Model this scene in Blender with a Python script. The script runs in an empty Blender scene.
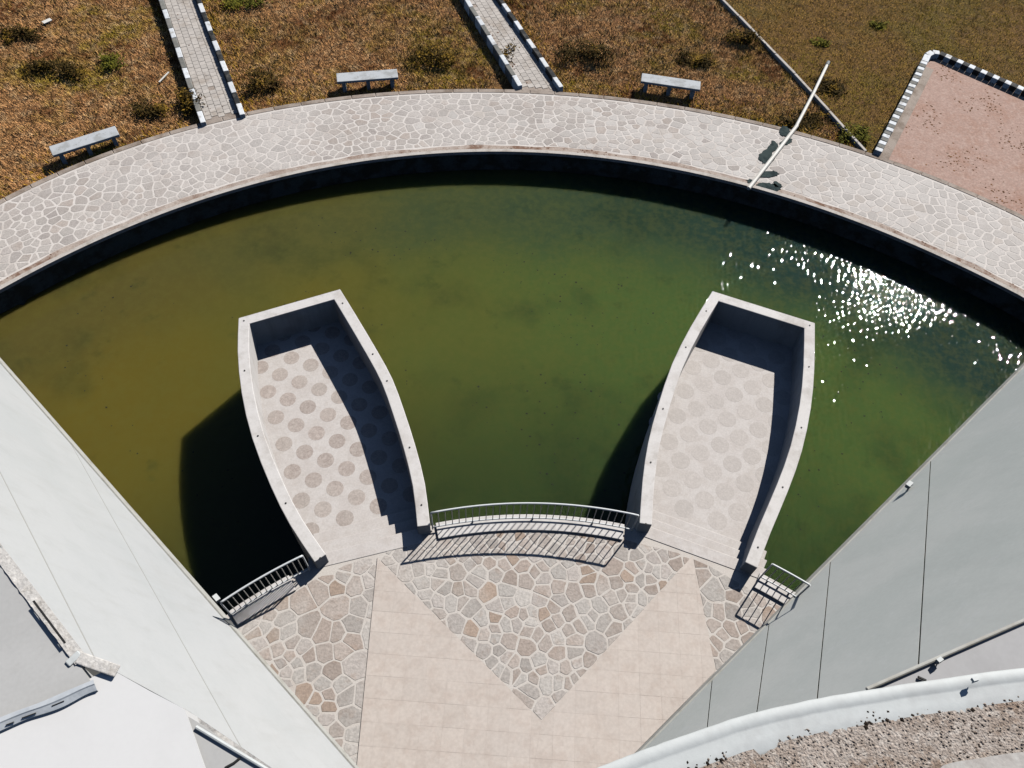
import bpy, math, random
import numpy as np
from mathutils import Vector, Matrix
R = math.radians
rnd = random.Random(7)
nrs = np.random.RandomState(11)
C = bpy.context.scene.collection
SC = bpy.context.scene

# ------------------------------------------------------------------ camera
H, PITCH, ROLL, F = 16.0, R(57), R(4.2), 779.0
cam_d = bpy.data.cameras.new('camera'); cam = bpy.data.objects.new('camera', cam_d); C.objects.link(cam)
cam_d.sensor_width = 36; cam_d.lens = F/1024*36; cam_d.clip_start = 0.1; cam_d.clip_end = 2000
_up = Vector((0, math.sin(PITCH), math.cos(PITCH))); _fw = Vector((0, math.cos(PITCH), -math.sin(PITCH))); _x = Vector((1, 0, 0))
CR = _x*math.cos(ROLL)+_up*math.sin(ROLL); CU = _up*math.cos(ROLL)-_x*math.sin(ROLL)
cam.matrix_world = Matrix(((CR.x, CU.x, -_fw.x, 0), (CR.y, CU.y, -_fw.y, 0), (CR.z, CU.z, -_fw.z, H), (0, 0, 0, 1)))
SC.camera = cam

# ------------------------------------------------------------------ light
SUN_AZ, SUN_EL = R(35), R(41.5)          # azimuth measured from +Y towards +X
w = bpy.data.worlds.new('World'); SC.world = w; w.use_nodes = True
nt = w.node_tree; bg = nt.nodes['Background']
sky = nt.nodes.new('ShaderNodeTexSky'); sky.sky_type = 'NISHITA'; sky.sun_disc = False
sky.air_density = 0.75; sky.dust_density = 0.1; sky.ozone_density = 2.5; sky.sun_elevation = SUN_EL; sky.sun_rotation = SUN_AZ
nt.links.new(sky.outputs[0], bg.inputs[0]); bg.inputs[1].default_value = 0.05
sd = bpy.data.lights.new('sun', 'SUN'); sd.energy = 5.0; sd.angle = R(0.5); sd.color = (1, 0.96, 0.9)
sun = bpy.data.objects.new('sun', sd); C.objects.link(sun)
sdir = Vector((math.sin(SUN_AZ)*math.cos(SUN_EL), math.cos(SUN_AZ)*math.cos(SUN_EL), math.sin(SUN_EL)))
sun.rotation_euler = sdir.to_track_quat('Z', 'Y').to_euler(); sun.location = sdir*60
SC.view_settings.view_transform = 'Standard'; SC.view_settings.look = 'None'
SC.view_settings.exposure = 0.22; SC.cycles.diffuse_bounces = 0; SC.view_settings.gamma = 1

# ------------------------------------------------------------------ levels
Z_FLOOR, Z_CAP, Z_WATER, Z_PATH, Z_GRASS, Z_DEEP = -.45, .45, -1.92, -1.15, -1.39, -2.8
# ------------------------------------------------------------------ helpers
def ray(px, py):
    x = (px-512)/F; y = -(py-384)/F
    return _fw + CR*x + CU*y
def at(px, py, z=0.0):
    d = ray(px, py); t = (z-H)/d.z
    return Vector((d.x*t, d.y*t, z))
def lin(r, g, b):
    f = lambda c: (c/255/12.92) if c/255 <= .04045 else ((c/255+.055)/1.055)**2.4
    return (f(r), f(g), f(b), 1)
def tag(o, label=None, cat=None, group=None, kind=None):
    if label: o['label'] = label
    if cat: o['category'] = cat
    if group: o['group'] = group
    if kind: o['kind'] = kind
    return o
def link(name, me, mat=None, parent=None):
    o = bpy.data.objects.new(name, me); C.objects.link(o)
    if mat is not None and not me.materials: me.materials.append(mat)
    if parent is not None:
        o.parent = parent; o.matrix_parent_inverse = parent.matrix_world.inverted() if False else Matrix.Translation(-parent.location)
    return o
def mesh(name, vs, fs, mat=None, parent=None, smooth=False):
    me = bpy.data.meshes.new(name); me.from_pydata([tuple(v) for v in vs], [], fs); me.validate(); me.update()
    if smooth: me.polygons.foreach_set('use_smooth', [True]*len(me.polygons))
    return link(name, me, mat, parent)
def empty(name, loc, **k):
    o = bpy.data.objects.new(name, None); C.objects.link(o); o.location = loc; o.empty_display_size = .2
    return tag(o, **k)
def area2(p): return sum(p[i][0]*p[(i+1) % len(p)][1]-p[(i+1) % len(p)][0]*p[i][1] for i in range(len(p)))/2
class MB:
    def __init__(s): s.v = []; s.f = []
    def add(s, vs, fs):
        n = len(s.v); s.v += [tuple(v) for v in vs]; s.f += [tuple(i+n for i in f) for f in fs]
    def prism(s, top, off, bottom=True):
        """top: list of 3D points (ccw seen from outside), off: vector to the other end"""
        n = len(top); off = Vector(off)
        vs = list(top)+[Vector(p)+off for p in top]
        fs = [tuple(range(n))]+[(i, n+i, n+(i+1) % n, (i+1) % n) for i in range(n)]
        if bottom: fs.append(tuple(range(2*n-1, n-1, -1)))
        s.add(vs, fs)
    def tub(s, pts, r, k=6, caps=True):
        pts = [Vector(p) for p in pts]; vs = []; fs = []
        for i, p in enumerate(pts):
            t = (pts[min(i+1, len(pts)-1)]-pts[max(i-1, 0)]).normalized()
            a = t.cross(Vector((0, 0, 1)));  a = a if a.length > 1e-3 else t.cross(Vector((1, 0, 0)))
            a.normalize(); b = a.cross(t)
            rr = r[i] if isinstance(r, (list, tuple)) else r
            for j in range(k):
                q = 2*math.pi*j/k; vs.append(p+a*math.cos(q)*rr+b*math.sin(q)*rr)
        for i in range(len(pts)-1):
            for j in range(k): fs.append((i*k+j, (i+1)*k+j, (i+1)*k+(j+1) % k, i*k+(j+1) % k))
        if caps: fs += [tuple(range(k)), tuple(range((len(pts)-1)*k+k-1, (len(pts)-1)*k-1, -1))]
        s.add(vs, fs)
    def box(s, c, ax, ay, az):
        """centre and three half-axis vectors"""
        c, ax, ay, az = map(Vector, (c, ax, ay, az))
        vs = [c+ax*i+ay*j+az*k for k in (-1, 1) for (i, j) in ((-1, -1), (1, -1), (1, 1), (-1, 1))]
        s.add(vs, [(3, 2, 1, 0), (4, 5, 6, 7), (0, 1, 5, 4), (1, 2, 6, 5), (2, 3, 7, 6), (3, 0, 4, 7)])
    def build(s, name, mat=None, parent=None, smooth=False): return mesh(name, s.v, s.f, mat, parent, smooth)
def bevel(o, wd=.02, seg=2):
    m = o.modifiers.new('bevel', 'BEVEL'); m.width = wd; m.segments = seg; m.limit_method = 'ANGLE'; m.angle_limit = R(40)
    return o
def ccw(p): return p if area2(p) > 0 else p[::-1]
def clip(poly, nx, ny, d):
    """keep nx*x+ny*y <= d"""
    out = []; n = len(poly)
    for i in range(n):
        a = poly[i]; b = poly[(i+1) % n]; da = nx*a[0]+ny*a[1]-d; db = nx*b[0]+ny*b[1]-d
        if da <= 0: out.append(a)
        if da*db < 0:
            t = da/(da-db); out.append((a[0]+(b[0]-a[0])*t, a[1]+(b[1]-a[1])*t))
    return out
def clip_convex(poly, dom, inset=0.0):
    n = len(dom)
    for i in range(n):
        a = dom[i]; b = dom[(i+1) % n]; ex, ey = b[0]-a[0], b[1]-a[1]; L = math.hypot(ex, ey)
        if L < 1e-6: continue
        nx, ny = ey/L, -ex/L
        poly = clip(poly, nx, ny, nx*a[0]+ny*a[1]-inset)
        if len(poly) < 3: return []
    return poly
def chaikin(p, k=.25):
    o = []; n = len(p)
    for i in range(n):
        a = p[i]; b = p[(i+1) % n]
        o += [(a[0]+(b[0]-a[0])*k, a[1]+(b[1]-a[1])*k), (a[0]+(b[0]-a[0])*(1-k), a[1]+(b[1]-a[1])*(1-k))]
    return o
def dedupe(p, eps):
    o = []
    for q in p:
        if not o or math.hypot(q[0]-o[-1][0], q[1]-o[-1][1]) > eps: o.append(q)
    while len(o) > 2 and math.hypot(o[0][0]-o[-1][0], o[0][1]-o[-1][1]) < eps: o.pop()
    return o
def voronoi(pts, gap, box):
    P = np.array(pts); cells = []
    for i in range(len(P)):
        d = P-P[i]; dd = (d**2).sum(1); idx = np.argsort(dd)[1:22]
        poly = [(box[0], box[1]), (box[2], box[1]), (box[2], box[3]), (box[0], box[3])]
        for j in idx:
            L = math.sqrt(dd[j]);
            if L < 1e-6: continue
            nx, ny = d[j]/L; g = gap*rnd.uniform(.7, 1.35)
            poly = clip(poly, nx, ny, nx*P[i][0]+ny*P[i][1]+L/2-g/2)
            if len(poly) < 3: break
        if len(poly) >= 3: cells.append(poly)
    return cells
def scatter(x0, y0, x1, y1, rmin, rmax, tries):
    """random points with varied minimum distance -> stones of mixed size"""
    pts = []; rs = []
    for _ in range(tries):
        x, y = rnd.uniform(x0, x1), rnd.uniform(y0, y1); r = rmin+(rmax-rmin)*rnd.random()**1.3
        if pts:
            A = np.array(pts); B = np.array(rs)
            if (np.hypot(A[:, 0]-x, A[:, 1]-y) < (B+r)/2).any(): continue
        pts.append((x, y)); rs.append(r)
    return pts
def spline(pts, n):
    """Catmull-Rom through 2D/3D Vectors"""
    pts = [Vector(p) for p in pts]; P = [pts[0]*2-pts[1]]+pts+[pts[-1]*2-pts[-2]]; out = []
    m = len(pts)-1
    for i in range(m):
        k = max(2, n//m)
        for j in range(k):
            t = j/k; a, b, c, d = P[i:i+4]
            out.append(.5*((2*b)+(c-a)*t+(2*a-5*b+4*c-d)*t*t+(3*b-a-3*c+d)*t**3))
    out.append(pts[-1]); return out
def inpoly(X, Y, poly):
    r = np.zeros(X.shape, bool); n = len(poly); j = n-1
    for i in range(n):
        xi, yi = poly[i][0], poly[i][1]; xj, yj = poly[j][0], poly[j][1]
        c = ((yi > Y) != (yj > Y)) & (X < (xj-xi)*(Y-yi)/((yj-yi) if yj != yi else 1e-9)+xi)
        r ^= c; j = i
    return r

# ------------------------------------------------------------------ materials
def material(name, base, rough=.85, ramp=None, bump=None, spec=.3, grain=None, rand=0.0, island=0.0, streak=None):
    """base rgb255; ramp: list of (scale, rgb255, amount, lo, hi) patches; grain: (scale, amount); bump: (scale, strength, dist)"""
    m = bpy.data.materials.new(name); m.use_nodes = True; t = m.node_tree; N = t.nodes; L = t.links
    b = N['Principled BSDF']; b.inputs['Roughness'].default_value = rough; b.inputs['Specular IOR Level'].default_value = spec
    geo = N.new('ShaderNodeNewGeometry'); pos = geo.outputs['Position']
    rgb = N.new('ShaderNodeRGB'); rgb.outputs[0].default_value = lin(*base); col = rgb.outputs[0]
    for i, (sc, c2, amt, lo, hi) in enumerate(ramp or []):
        n = N.new('ShaderNodeTexNoise'); n.inputs['Scale'].default_value = sc; n.inputs['Detail'].default_value = 6; n.inputs['Roughness'].default_value = .62
        mp = N.new('ShaderNodeVectorMath'); mp.operation = 'ADD'; mp.inputs[1].default_value = (17.3*i+len(name), 5.1*i, 3.7*i)
        L.new(pos, mp.inputs[0]); L.new(mp.outputs[0], n.inputs['Vector'])
        r = N.new('ShaderNodeMapRange'); r.inputs[1].default_value = lo; r.inputs[2].default_value = hi; r.inputs[4].default_value = amt
        L.new(n.outputs[0], r.inputs[0])
        x = N.new('ShaderNodeMix'); x.data_type = 'RGBA'; x.inputs[7].default_value = lin(*c2)
        L.new(r.outputs[0], x.inputs[0]); L.new(col, x.inputs[6]); col = x.outputs[2]
    if streak:
        mp = N.new('ShaderNodeMapping'); mp.inputs['Scale'].default_value = (1, 1, .07); L.new(pos, mp.inputs[0])
        n = N.new('ShaderNodeTexNoise'); n.inputs['Scale'].default_value = streak[0]; n.inputs['Detail'].default_value = 6; n.inputs['Roughness'].default_value = .7; L.new(mp.outputs[0], n.inputs['Vector'])
        r = N.new('ShaderNodeMapRange'); r.inputs[1].default_value = .5; r.inputs[2].default_value = .75; r.inputs[4].default_value = streak[2]; L.new(n.outputs[0], r.inputs[0])
        x = N.new('ShaderNodeMix'); x.data_type = 'RGBA'; x.inputs[7].default_value = lin(*streak[1]); L.new(r.outputs[0], x.inputs[0]); L.new(col, x.inputs[6]); col = x.outputs[2]
    def scaleval(col, src, amt):
        r = N.new('ShaderNodeMapRange'); r.inputs[3].default_value = 1-amt; r.inputs[4].default_value = 1+amt; L.new(src, r.inputs[0])
        x = N.new('ShaderNodeVectorMath'); x.operation = 'SCALE'; L.new(col, x.inputs[0]); L.new(r.outputs[0], x.inputs[3]); return x.outputs[0]
    if grain:
        n = N.new('ShaderNodeTexNoise'); n.inputs['Scale'].default_value = grain[0]; n.inputs['Detail'].default_value = 4
        L.new(pos, n.inputs['Vector']); r = N.new('ShaderNodeMapRange'); r.inputs[1].default_value = .3; r.inputs[2].default_value = .7; L.new(n.outputs[0], r.inputs[0])
        col = scaleval(col, r.outputs[0], grain[1])
    if rand:
        oi = N.new('ShaderNodeObjectInfo'); col = scaleval(col, oi.outputs['Random'], rand)
    if island: col = scaleval(col, geo.outputs['Random Per Island'], island)
    L.new(col, b.inputs['Base Color'])
    if bump:
        n = N.new('ShaderNodeTexNoise'); n.inputs['Scale'].default_value = bump[0]; n.inputs['Detail'].default_value = 5; L.new(pos, n.inputs['Vector'])
        bp = N.new('ShaderNodeBump'); bp.inputs['Strength'].default_value = bump[1]; bp.inputs['Distance'].default_value = bump[2]
        L.new(n.outputs[0], bp.inputs['Height']); L.new(bp.outputs[0], b.inputs['Normal'])
    m['x'] = 1
    return m

M = {}
M['mortar_path'] = material('pale_mortar', (203, 197, 192), .9, [(1.2, (176, 167, 160), .7, .5, .68)], (60, .3, .01), grain=(35, .12))
for i, c in enumerate([(163, 156, 151), (157, 150, 146), (169, 163, 158), (164, 154, 147)]):
    M['path%d' % i] = material('path_stone_%d' % i, c, .88, [(2.5, (172, 166, 161), .6, .45, .65), (.2, (182, 177, 173), .7, .45, .6)], (40, .4, .01), grain=(22, .16), rand=.08, island=.08)
for i, c in enumerate([(178, 173, 169), (173, 168, 164), (183, 178, 174), (177, 170, 164)]):
    M['pale%d' % i] = material('worn_path_stone_%d' % i, c, .88, [(2.5, (170, 164, 159), .5, .5, .65), (.4, (186, 182, 178), .7, .45, .6)], (40, .4, .01), grain=(22, .1), rand=.05, island=.05)
M['mortar_plaza'] = material('plaza_mortar', (194, 188, 182), .9, [(2, (180, 171, 163), .6, .5, .7)], (60, .3, .01), grain=(40, .1))
for i, c in enumerate([(166, 156, 149), (158, 146, 138), (172, 165, 160), (158, 141, 128), (158, 152, 147), (175, 170, 165)]):
    M['plaza%d' % i] = material('plaza_stone_%d' % i, c, .85, [(3.2, (148, 128, 114), .5, .54, .7), (.5, (176, 171, 166), .8, .48, .62), (9, (138, 126, 118), .4, .55, .7)], (30, .5, .012), grain=(18, .18), rand=.1, island=.1)
M['pink'] = material('pink_tile', (190, 180, 172), .7, [(4, (179, 166, 157), .6, .45, .6), (.8, (190, 181, 174), .6, .45, .6)], (80, .15, .004), grain=(16, .06), rand=.03, island=.03)
M['pink_joint'] = material('tile_joint', (184, 173, 165), .9, grain=(30, .1))
M['boat_floor'] = material('pale_paving', (194, 189, 186), .85, [(1.6, (184, 177, 173), .6, .45, .6), (6, (182, 175, 170), .5, .5, .62)], (50, .2, .006), grain=(26, .07))
M['disc'] = material('round_tile_taupe', (163, 152, 146), .85, [(9, (176, 166, 160), .9, .45, .6), (.6, (174, 166, 160), .7, .45, .6)], (50, .2, .006), grain=(30, .16), rand=.05)
M['disc_faint'] = material('round_tile_grey', (181, 175, 171), .85, [(9, (187, 181, 177), .9, .45, .6)], (50, .2, .006), grain=(30, .08), rand=.04)
M['plaster'] = material('white_plaster', (202, 199, 197), .7, streak=(4, (120, 114, 100), .3), ramp=[(1.3, (176, 170, 165), .7, .5, .68), (4, (160, 152, 144), .4, .6, .72)], bump=(40, .12, .004), grain=(24, .04))
M['white'] = material('white_wall_paint', (184, 186, 187), .5, [(.5, (178, 181, 182), .7, .45, .6), (2.2, (171, 173, 173), .35, .55, .7)], (6, .06, .01), grain=(14, .015), streak=(2.6, (158, 158, 154), .25))
M['white_r'] = material('weathered_wall_paint', (206, 209, 206), .55, [(.45, (196, 201, 198), .8, .42, .6), (3, (216, 218, 218), .3, .58, .7)], (6, .06, .01), grain=(14, .025), streak=(2.2, (168, 172, 170), .18))  # same white paint, lightened for the shaded wall, which gets no bounce light
M['seam_l'] = material('light_sealant', (158, 158, 154), .8)
M['seam_r'] = material('dark_sealant', (38, 40, 38), .9, [(1.5, (92, 74, 54), .6, .5, .65)])
M['trim'] = material('grey_trim', (172, 172, 167), .7, [(3, (150, 147, 138), .7, .5, .65)], grain=(20, .06))
M['coping'] = material('weathered_coping', (190, 187, 183), .9, [(5, (172, 166, 158), .6, .5, .62), (14, (208, 205, 200), .7, .5, .6)], (25, .6, .02), grain=(30, .14))
M['greyroof'] = material('grey_roof', (170, 170, 169), .75, [(.6, (178, 178, 177), .7, .45, .6), (3, (160, 159, 157), .4, .55, .7)], (10, .1, .01), grain=(20, .03))
M['roofwhite'] = material('bright_roof_panel', (208, 208, 208), .6, [(1, (200, 200, 200), .4, .5, .7)], grain=(20, .01))
M['slab'] = material('pale_roof_slab', (166, 166, 168), .75, [(.9, (156, 156, 158), .6, .45, .65)], grain=(18, .03))
M['ring'] = material('roof_render', (172, 168, 164), .8, [(3, (158, 151, 145), .8, .48, .65), (9, (184, 182, 178), .6, .5, .65)], (20, .35, .015), grain=(30, .08))
M['ringcap'] = material('white_coping_paint', (190, 194, 194), .6, [(3, (176, 178, 178), .6, .5, .65)], (14, .2, .01), grain=(20, .03))
M['gravel'] = material('roof_aggregate', (166, 155, 146), .95, [(3, (134, 114, 98), .8, .47, .65), (18, (186, 178, 170), .8, .5, .62)], (60, .8, .03), grain=(50, .3))
M['pebble'] = material('pebbles', (146, 134, 124), .95, [(2.5, (108, 84, 66), .7, .5, .62)], island=.5)
M['moss'] = material('dark_moss', (38, 30, 24), 1, island=.5)
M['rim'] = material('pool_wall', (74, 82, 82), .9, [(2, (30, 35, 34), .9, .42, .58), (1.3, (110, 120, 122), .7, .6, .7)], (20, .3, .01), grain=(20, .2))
M['rimcap'] = material('pool_coping', (182, 176, 170), .85, [(3, (150, 142, 132), .7, .5, .65)], grain=(24, .1))
M['border'] = material('concrete_border', (154, 143, 134), .9, [(2, (112, 98, 86), .8, .45, .65)], (30, .4, .01), grain=(26, .16), rand=.08)
M['concrete'] = material('bench_concrete', (178, 182, 186), .8, [(2.5, (150, 152, 152), .8, .48, .62), (7, (120, 118, 112), .5, .58, .7)], (40, .2, .004), grain=(26, .07))
M['kw'] = material('kerb_white', (208, 212, 216), .7, [(5, (158, 154, 148), .75, .52, .64), (14, (120, 114, 106), .5, .6, .7)], grain=(20, .06), rand=.06)
M['kb'] = material('kerb_black', (34, 36, 38), .8, [(5, (84, 82, 78), .7, .5, .62)], grain=(20, .2))
M['kg'] = material('kerb_grey', (112, 112, 108), .85, [(5, (138, 136, 130), .7, .45, .65)], grain=(20, .12), rand=.1)
M['paver'] = material('walkway_paver', (180, 174, 168), .88, [(1.5, (158, 148, 138), .8, .5, .65)], (40, .3, .006), grain=(24, .1), island=.09)
M['lot'] = material('red_brick_paving', (164, 138, 127), .92, [(1.2, (152, 118, 102), .7, .45, .65), (6, (178, 156, 145), .6, .5, .65)], (22, .5, .01), grain=(14, .16))
M['steel'] = material('pale_metal', (206, 210, 212), .45, grain=(20, .03), spec=.5)
M['baluster'] = material('grey_metal', (178, 176, 170), .5, spec=.5)
M['pvc'] = material('white_pvc', (214, 212, 206), .5, [(2, (190, 184, 174), .5, .5, .7)], grain=(10, .03))
M['pvccap'] = material('pipe_coupler', (120, 124, 126), .6)
M['stain'] = material('wet_algae', (62, 72, 72), .95, [(4, (44, 54, 56), .9, .45, .6)], grain=(20, .2), spec=.03)
M['dot'] = material('dark_fitting', (40, 40, 40), .6)
M['leaf'] = material('dry_leaf', (118, 82, 52), .9, island=.45)
M['leafb'] = material('brown_litter', (96, 66, 48), .95, island=.5)
M['floater'] = material('dark_debris', (30, 34, 20), .8, island=.4)
M['soil'] = material('dry_turf_soil', (112, 78, 48), .98, [(.35, (92, 70, 30), .7, .45, .6), (1.6, (70, 46, 30), .75, .5, .64), (5, (142, 104, 66), .6, .5, .64)], (12, .8, .06), grain=(9, .3))
M['lawnsoil'] = material('olive_turf_soil', (98, 72, 34), .98, [(.4, (84, 72, 26), .7, .45, .6), (2, (72, 50, 28), .6, .5, .64)], (12, .8, .05), grain=(9, .25))
def grassmat(name, base, ramp):
    m = material(name, base, .9, ramp, island=.42, spec=.1); return m
M['grass'] = grassmat('dry_grass_blades', (234, 174, 116), [(.3, (196, 168, 66), .95, .49, .6), (.75, (146, 92, 56), .95, .52, .62), (2.1, (120, 84, 50), .8, .58, .68), (3.0, (248, 208, 156), .75, .5, .64)])
M['lawn'] = grassmat('olive_grass_blades', (232, 180, 92), [(.35, (204, 178, 66), .8, .45, .6), (1.8, (134, 94, 52), .7, .54, .66)])
M['straw'] = grassmat('straw_tussock_blades', (212, 168, 108), [(.5, (180, 144, 62), .8, .45, .6), (2, (140, 98, 66), .7, .5, .62)])
M['gold'] = grassmat('gold_grass_blades', (218, 168, 52), [(.8, (168, 148, 44), .8, .45, .6)])
M['bush'] = grassmat('bush_leaves', (58, 47, 20), [(1.5, (142, 112, 40), .85, .52, .64)])
M['bushg'] = grassmat('green_leaves', (88, 88, 30), [(1.5, (128, 118, 38), .8, .5, .64)])
M['stem'] = material('dry_stem', (92, 70, 44), .95)

def water_material():
    m = bpy.data.materials.new('green_pool_water'); m.use_nodes = True; t = m.node_tree; N = t.nodes; L = t.links; b = N['Principled BSDF']
    geo = N.new('ShaderNodeNewGeometry'); pos = geo.outputs['Position']
    sep = N.new('ShaderNodeSeparateXYZ'); L.new(pos, sep.inputs[0])
    def noise(sc, det=4, off=0, rough=.6):
        n = N.new('ShaderNodeTexNoise'); n.inputs['Scale'].default_value = sc; n.inputs['Detail'].default_value = det; n.inputs['Roughness'].default_value = rough
        a = N.new('ShaderNodeVectorMath'); a.operation = 'ADD'; a.inputs[1].default_value = (off, off*.7, 0); L.new(pos, a.inputs[0]); L.new(a.outputs[0], n.inputs['Vector']); return n.outputs[0]
    def rng(src, a, b_, c=0, d=1, smooth=True):
        r = N.new('ShaderNodeMapRange'); r.interpolation_type = 'SMOOTHSTEP' if smooth else 'LINEAR'
        for i, v in ((1, a), (2, b_), (3, c), (4, d)): r.inputs[i].default_value = v
        L.new(src, r.inputs[0]); return r.outputs[0]
    def mix(f, a, c):
        x = N.new('ShaderNodeMix'); x.data_type = 'RGBA'
        if isinstance(f, float): x.inputs[0].default_value = f
        else: L.new(f, x.inputs[0])
        for k, v in ((6, a), (7, c)):
            if isinstance(v, tuple): x.inputs[k].default_value = v
            else: L.new(v, x.inputs[k])
        return x.outputs[2]
    def math_(op, a, c):
        x = N.new('ShaderNodeMath'); x.operation = op
        for k, v in ((0, a), (1, c)):
            if isinstance(v, (int, float)): x.inputs[k].default_value = v
            else: L.new(v, x.inputs[k])
        return x.outputs[0]
    # silt and algae: olive in the west end, greener in the east, patches of weed
    wob = math_('MULTIPLY', math_('SUBTRACT', noise(.22, 3), .5), 9.0)
    xs = math_('ADD', sep.outputs[0], wob)
    col = mix(rng(xs, -13, 6), W_OLIVE, W_GREEN)
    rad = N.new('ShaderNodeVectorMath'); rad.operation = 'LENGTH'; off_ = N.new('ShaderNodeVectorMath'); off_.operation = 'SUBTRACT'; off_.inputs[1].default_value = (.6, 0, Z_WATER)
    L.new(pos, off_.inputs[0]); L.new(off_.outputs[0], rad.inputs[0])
    col = mix(math_('MULTIPLY', rng(math_('ADD', rad.outputs['Value'], math_('MULTIPLY', wob, .25)), 15.3, 18.4), math_('MULTIPLY', rng(xs, -8, 9, .3, 1.0), .8)), col, W_TEAL)  # teal colour towards the far rim, stronger in the east
    col = mix(math_('MULTIPLY', rng(noise(.3, 3, 9), .5, .75), .5), col, W_DARK)
    col = mix(math_('MULTIPLY', rng(noise(1.3, 4, 31), .58, .76), .3), col, W_DARK)
    col = mix(math_('MULTIPLY', rng(noise(5, 4, 3), .35, .7), .25), col, W_LIGHT)
    # darker water colour towards the plaza
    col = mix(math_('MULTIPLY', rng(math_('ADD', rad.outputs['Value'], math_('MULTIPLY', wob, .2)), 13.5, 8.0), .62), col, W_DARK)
    L.new(col, b.inputs['Base Color'])
    b.inputs['Subsurface Weight'].default_value = 1.0
    b.inputs['Subsurface Radius'].default_value = (.35, .4, .3); b.inputs['Subsurface Scale'].default_value = 3.2
    b.inputs['Roughness'].default_value = .022; b.inputs['IOR'].default_value = 1.33; b.inputs['Specular IOR Level'].default_value = .4
    return m
WAVE = .128
W_TEAL = lin(16, 44, 50)
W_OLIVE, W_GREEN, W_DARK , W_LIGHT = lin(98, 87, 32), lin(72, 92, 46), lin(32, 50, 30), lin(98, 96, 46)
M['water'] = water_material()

# pool and path rings about the pool centre (fitted radii as functions of the bearing)
inner_px = [(0, 290), (50, 264), (100, 240), (150, 218), (200, 200), (250, 184), (300, 172), (365, 162), (430, 156), (512, 153.5), (600, 157), (650, 163.5), (700, 173), (750, 186), (800, 202), (850, 220), (900, 241), (960, 267), (1024, 296)]
outer_px = [(0, 203), (70, 165), (130, 144), (200, 125), (250, 112), (300, 103), (360, 96), (430, 92), (480, 90), (540, 92), (590, 95), (640, 100), (690, 107), (740, 117), (800, 133), (860, 152), (940, 182), (1024, 215)]
PC = Vector((.6, 0))
def polar(px, z):
    q = at(px[0], px[1], z); return math.atan2(q.x-PC.x, q.y-PC.y), math.hypot(q.x-PC.x, q.y-PC.y)
def ringfit(pts, z):
    A = np.array([polar(p, z) for p in pts]); c = np.polyfit(A[:, 0], A[:, 1], 4); lo, hi = A[:, 0].min(), A[:, 0].max()
    v0, v1 = np.polyval(c, lo), np.polyval(c, hi)
    def f(th):
        th = (th+math.pi) % (2*math.pi)-math.pi
        if th < lo: k = min(1, (lo-th)/1.2); return v0*(1-k)+21*k
        if th > hi: k = min(1, (th-hi)/1.2); return v1*(1-k)+21*k
        return float(np.polyval(c, th))
    return f, lo, hi
r_in, lo, hi = ringfit(inner_px, Z_PATH)
_ro, _, _ = ringfit(outer_px, Z_PATH)
def r_out(th): return max(_ro(th), r_in(th)+1.5)
def pt(th, r, z): return Vector((PC.x+math.sin(th)*r, PC.y+math.cos(th)*r, z))
TH = [(-math.pi)+2*math.pi*i/360 for i in range(360)]
def ring_sheet(name, r0, r1, z, mat, steps=1):
    vs = []; fs = []; n = len(TH); k = steps+1
    for th in TH:
        a, b = r0(th), r1(th)
        for j in range(k): vs.append(pt(th, a+(b-a)*j/steps, z))
    for i in range(n):
        for j in range(steps):
            p = i*k+j; q = ((i+1) % n)*k+j; fs.append((p, p+1, q+1, q))
    return mesh(name, vs, fs, mat)
# ground sheet to the horizon
g = ring_sheet('ground', lambda t: r_out(t)-.1, lambda t: 700, Z_GRASS, M['soil'], 1); tag(g, kind='structure')
# water surface: nearly still in the west, ruffled by a breeze in the east corner
gx = np.concatenate([np.arange(-24, -14, 1.0), np.arange(-14, 0, .1), np.arange(0, 15.5, .03), np.arange(15.5, 25, 1.0)])
gy = np.concatenate([np.arange(-24, 2, 1.0), np.arange(2, 20.5, .034), np.arange(20.5, 25, 1.0)])
GX, GY = np.meshgrid(gx, gy, indexing='ij'); WZ = np.zeros_like(GX); NW = 46
for _ in range(NW):
    k_ = nrs.uniform(26, 52); a_ = nrs.normal(R(-22), R(24)); WZ += np.sin(k_*(GX*np.cos(a_)+GY*np.sin(a_))+nrs.uniform(0, 6.28))/k_
gust = .62+.38*np.sin(GX*.8+.9*np.sin(GY*.6)+1)*np.sin(GY*.9-GX*.35)
def sstep(x): x = np.clip(x, 0, 1); return x*x*(3-2*x)
amp = WAVE*(.1+.9*sstep((GX+GY*.25-2.5)/7))*gust
fine = (GX > -14) & (GX < 15.4) & (GY > 2) & (GY < 20.4)
WZ = np.where(fine, WZ*amp*math.sqrt(2.0/NW), 0)+Z_WATER
ni, nj = GX.shape; ids = np.arange(ni*nj).reshape(ni, nj)
cxm = (GX[:-1, :-1]+GX[1:, 1:])/2-PC.x; cym = (GY[:-1, :-1]+GY[1:, 1:])/2; thg_ = np.linspace(-math.pi, math.pi, 361)
ok = np.hypot(cxm, cym) < np.interp(np.arctan2(cxm, cym), thg_, [r_in(t_) for t_ in thg_])+.25
Q = np.stack([ids[:-1, :-1], ids[1:, :-1], ids[1:, 1:], ids[:-1, 1:]], -1)[ok].astype(np.int32); nq = len(Q)
me = bpy.data.meshes.new('water'); me.vertices.add(ni*nj); me.vertices.foreach_set('co', np.stack([GX, GY, WZ], -1).ravel())
me.loops.add(nq*4); me.loops.foreach_set('vertex_index', Q.ravel()); me.polygons.add(nq); me.polygons.foreach_set('loop_start', np.arange(0, nq*4, 4, dtype=np.int32))
me.polygons.foreach_set('use_smooth', np.ones(nq, bool)); me.update(calc_edges=True); me.validate()
wtr = link('water', me, M['water']); tag(wtr, kind='structure')
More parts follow.
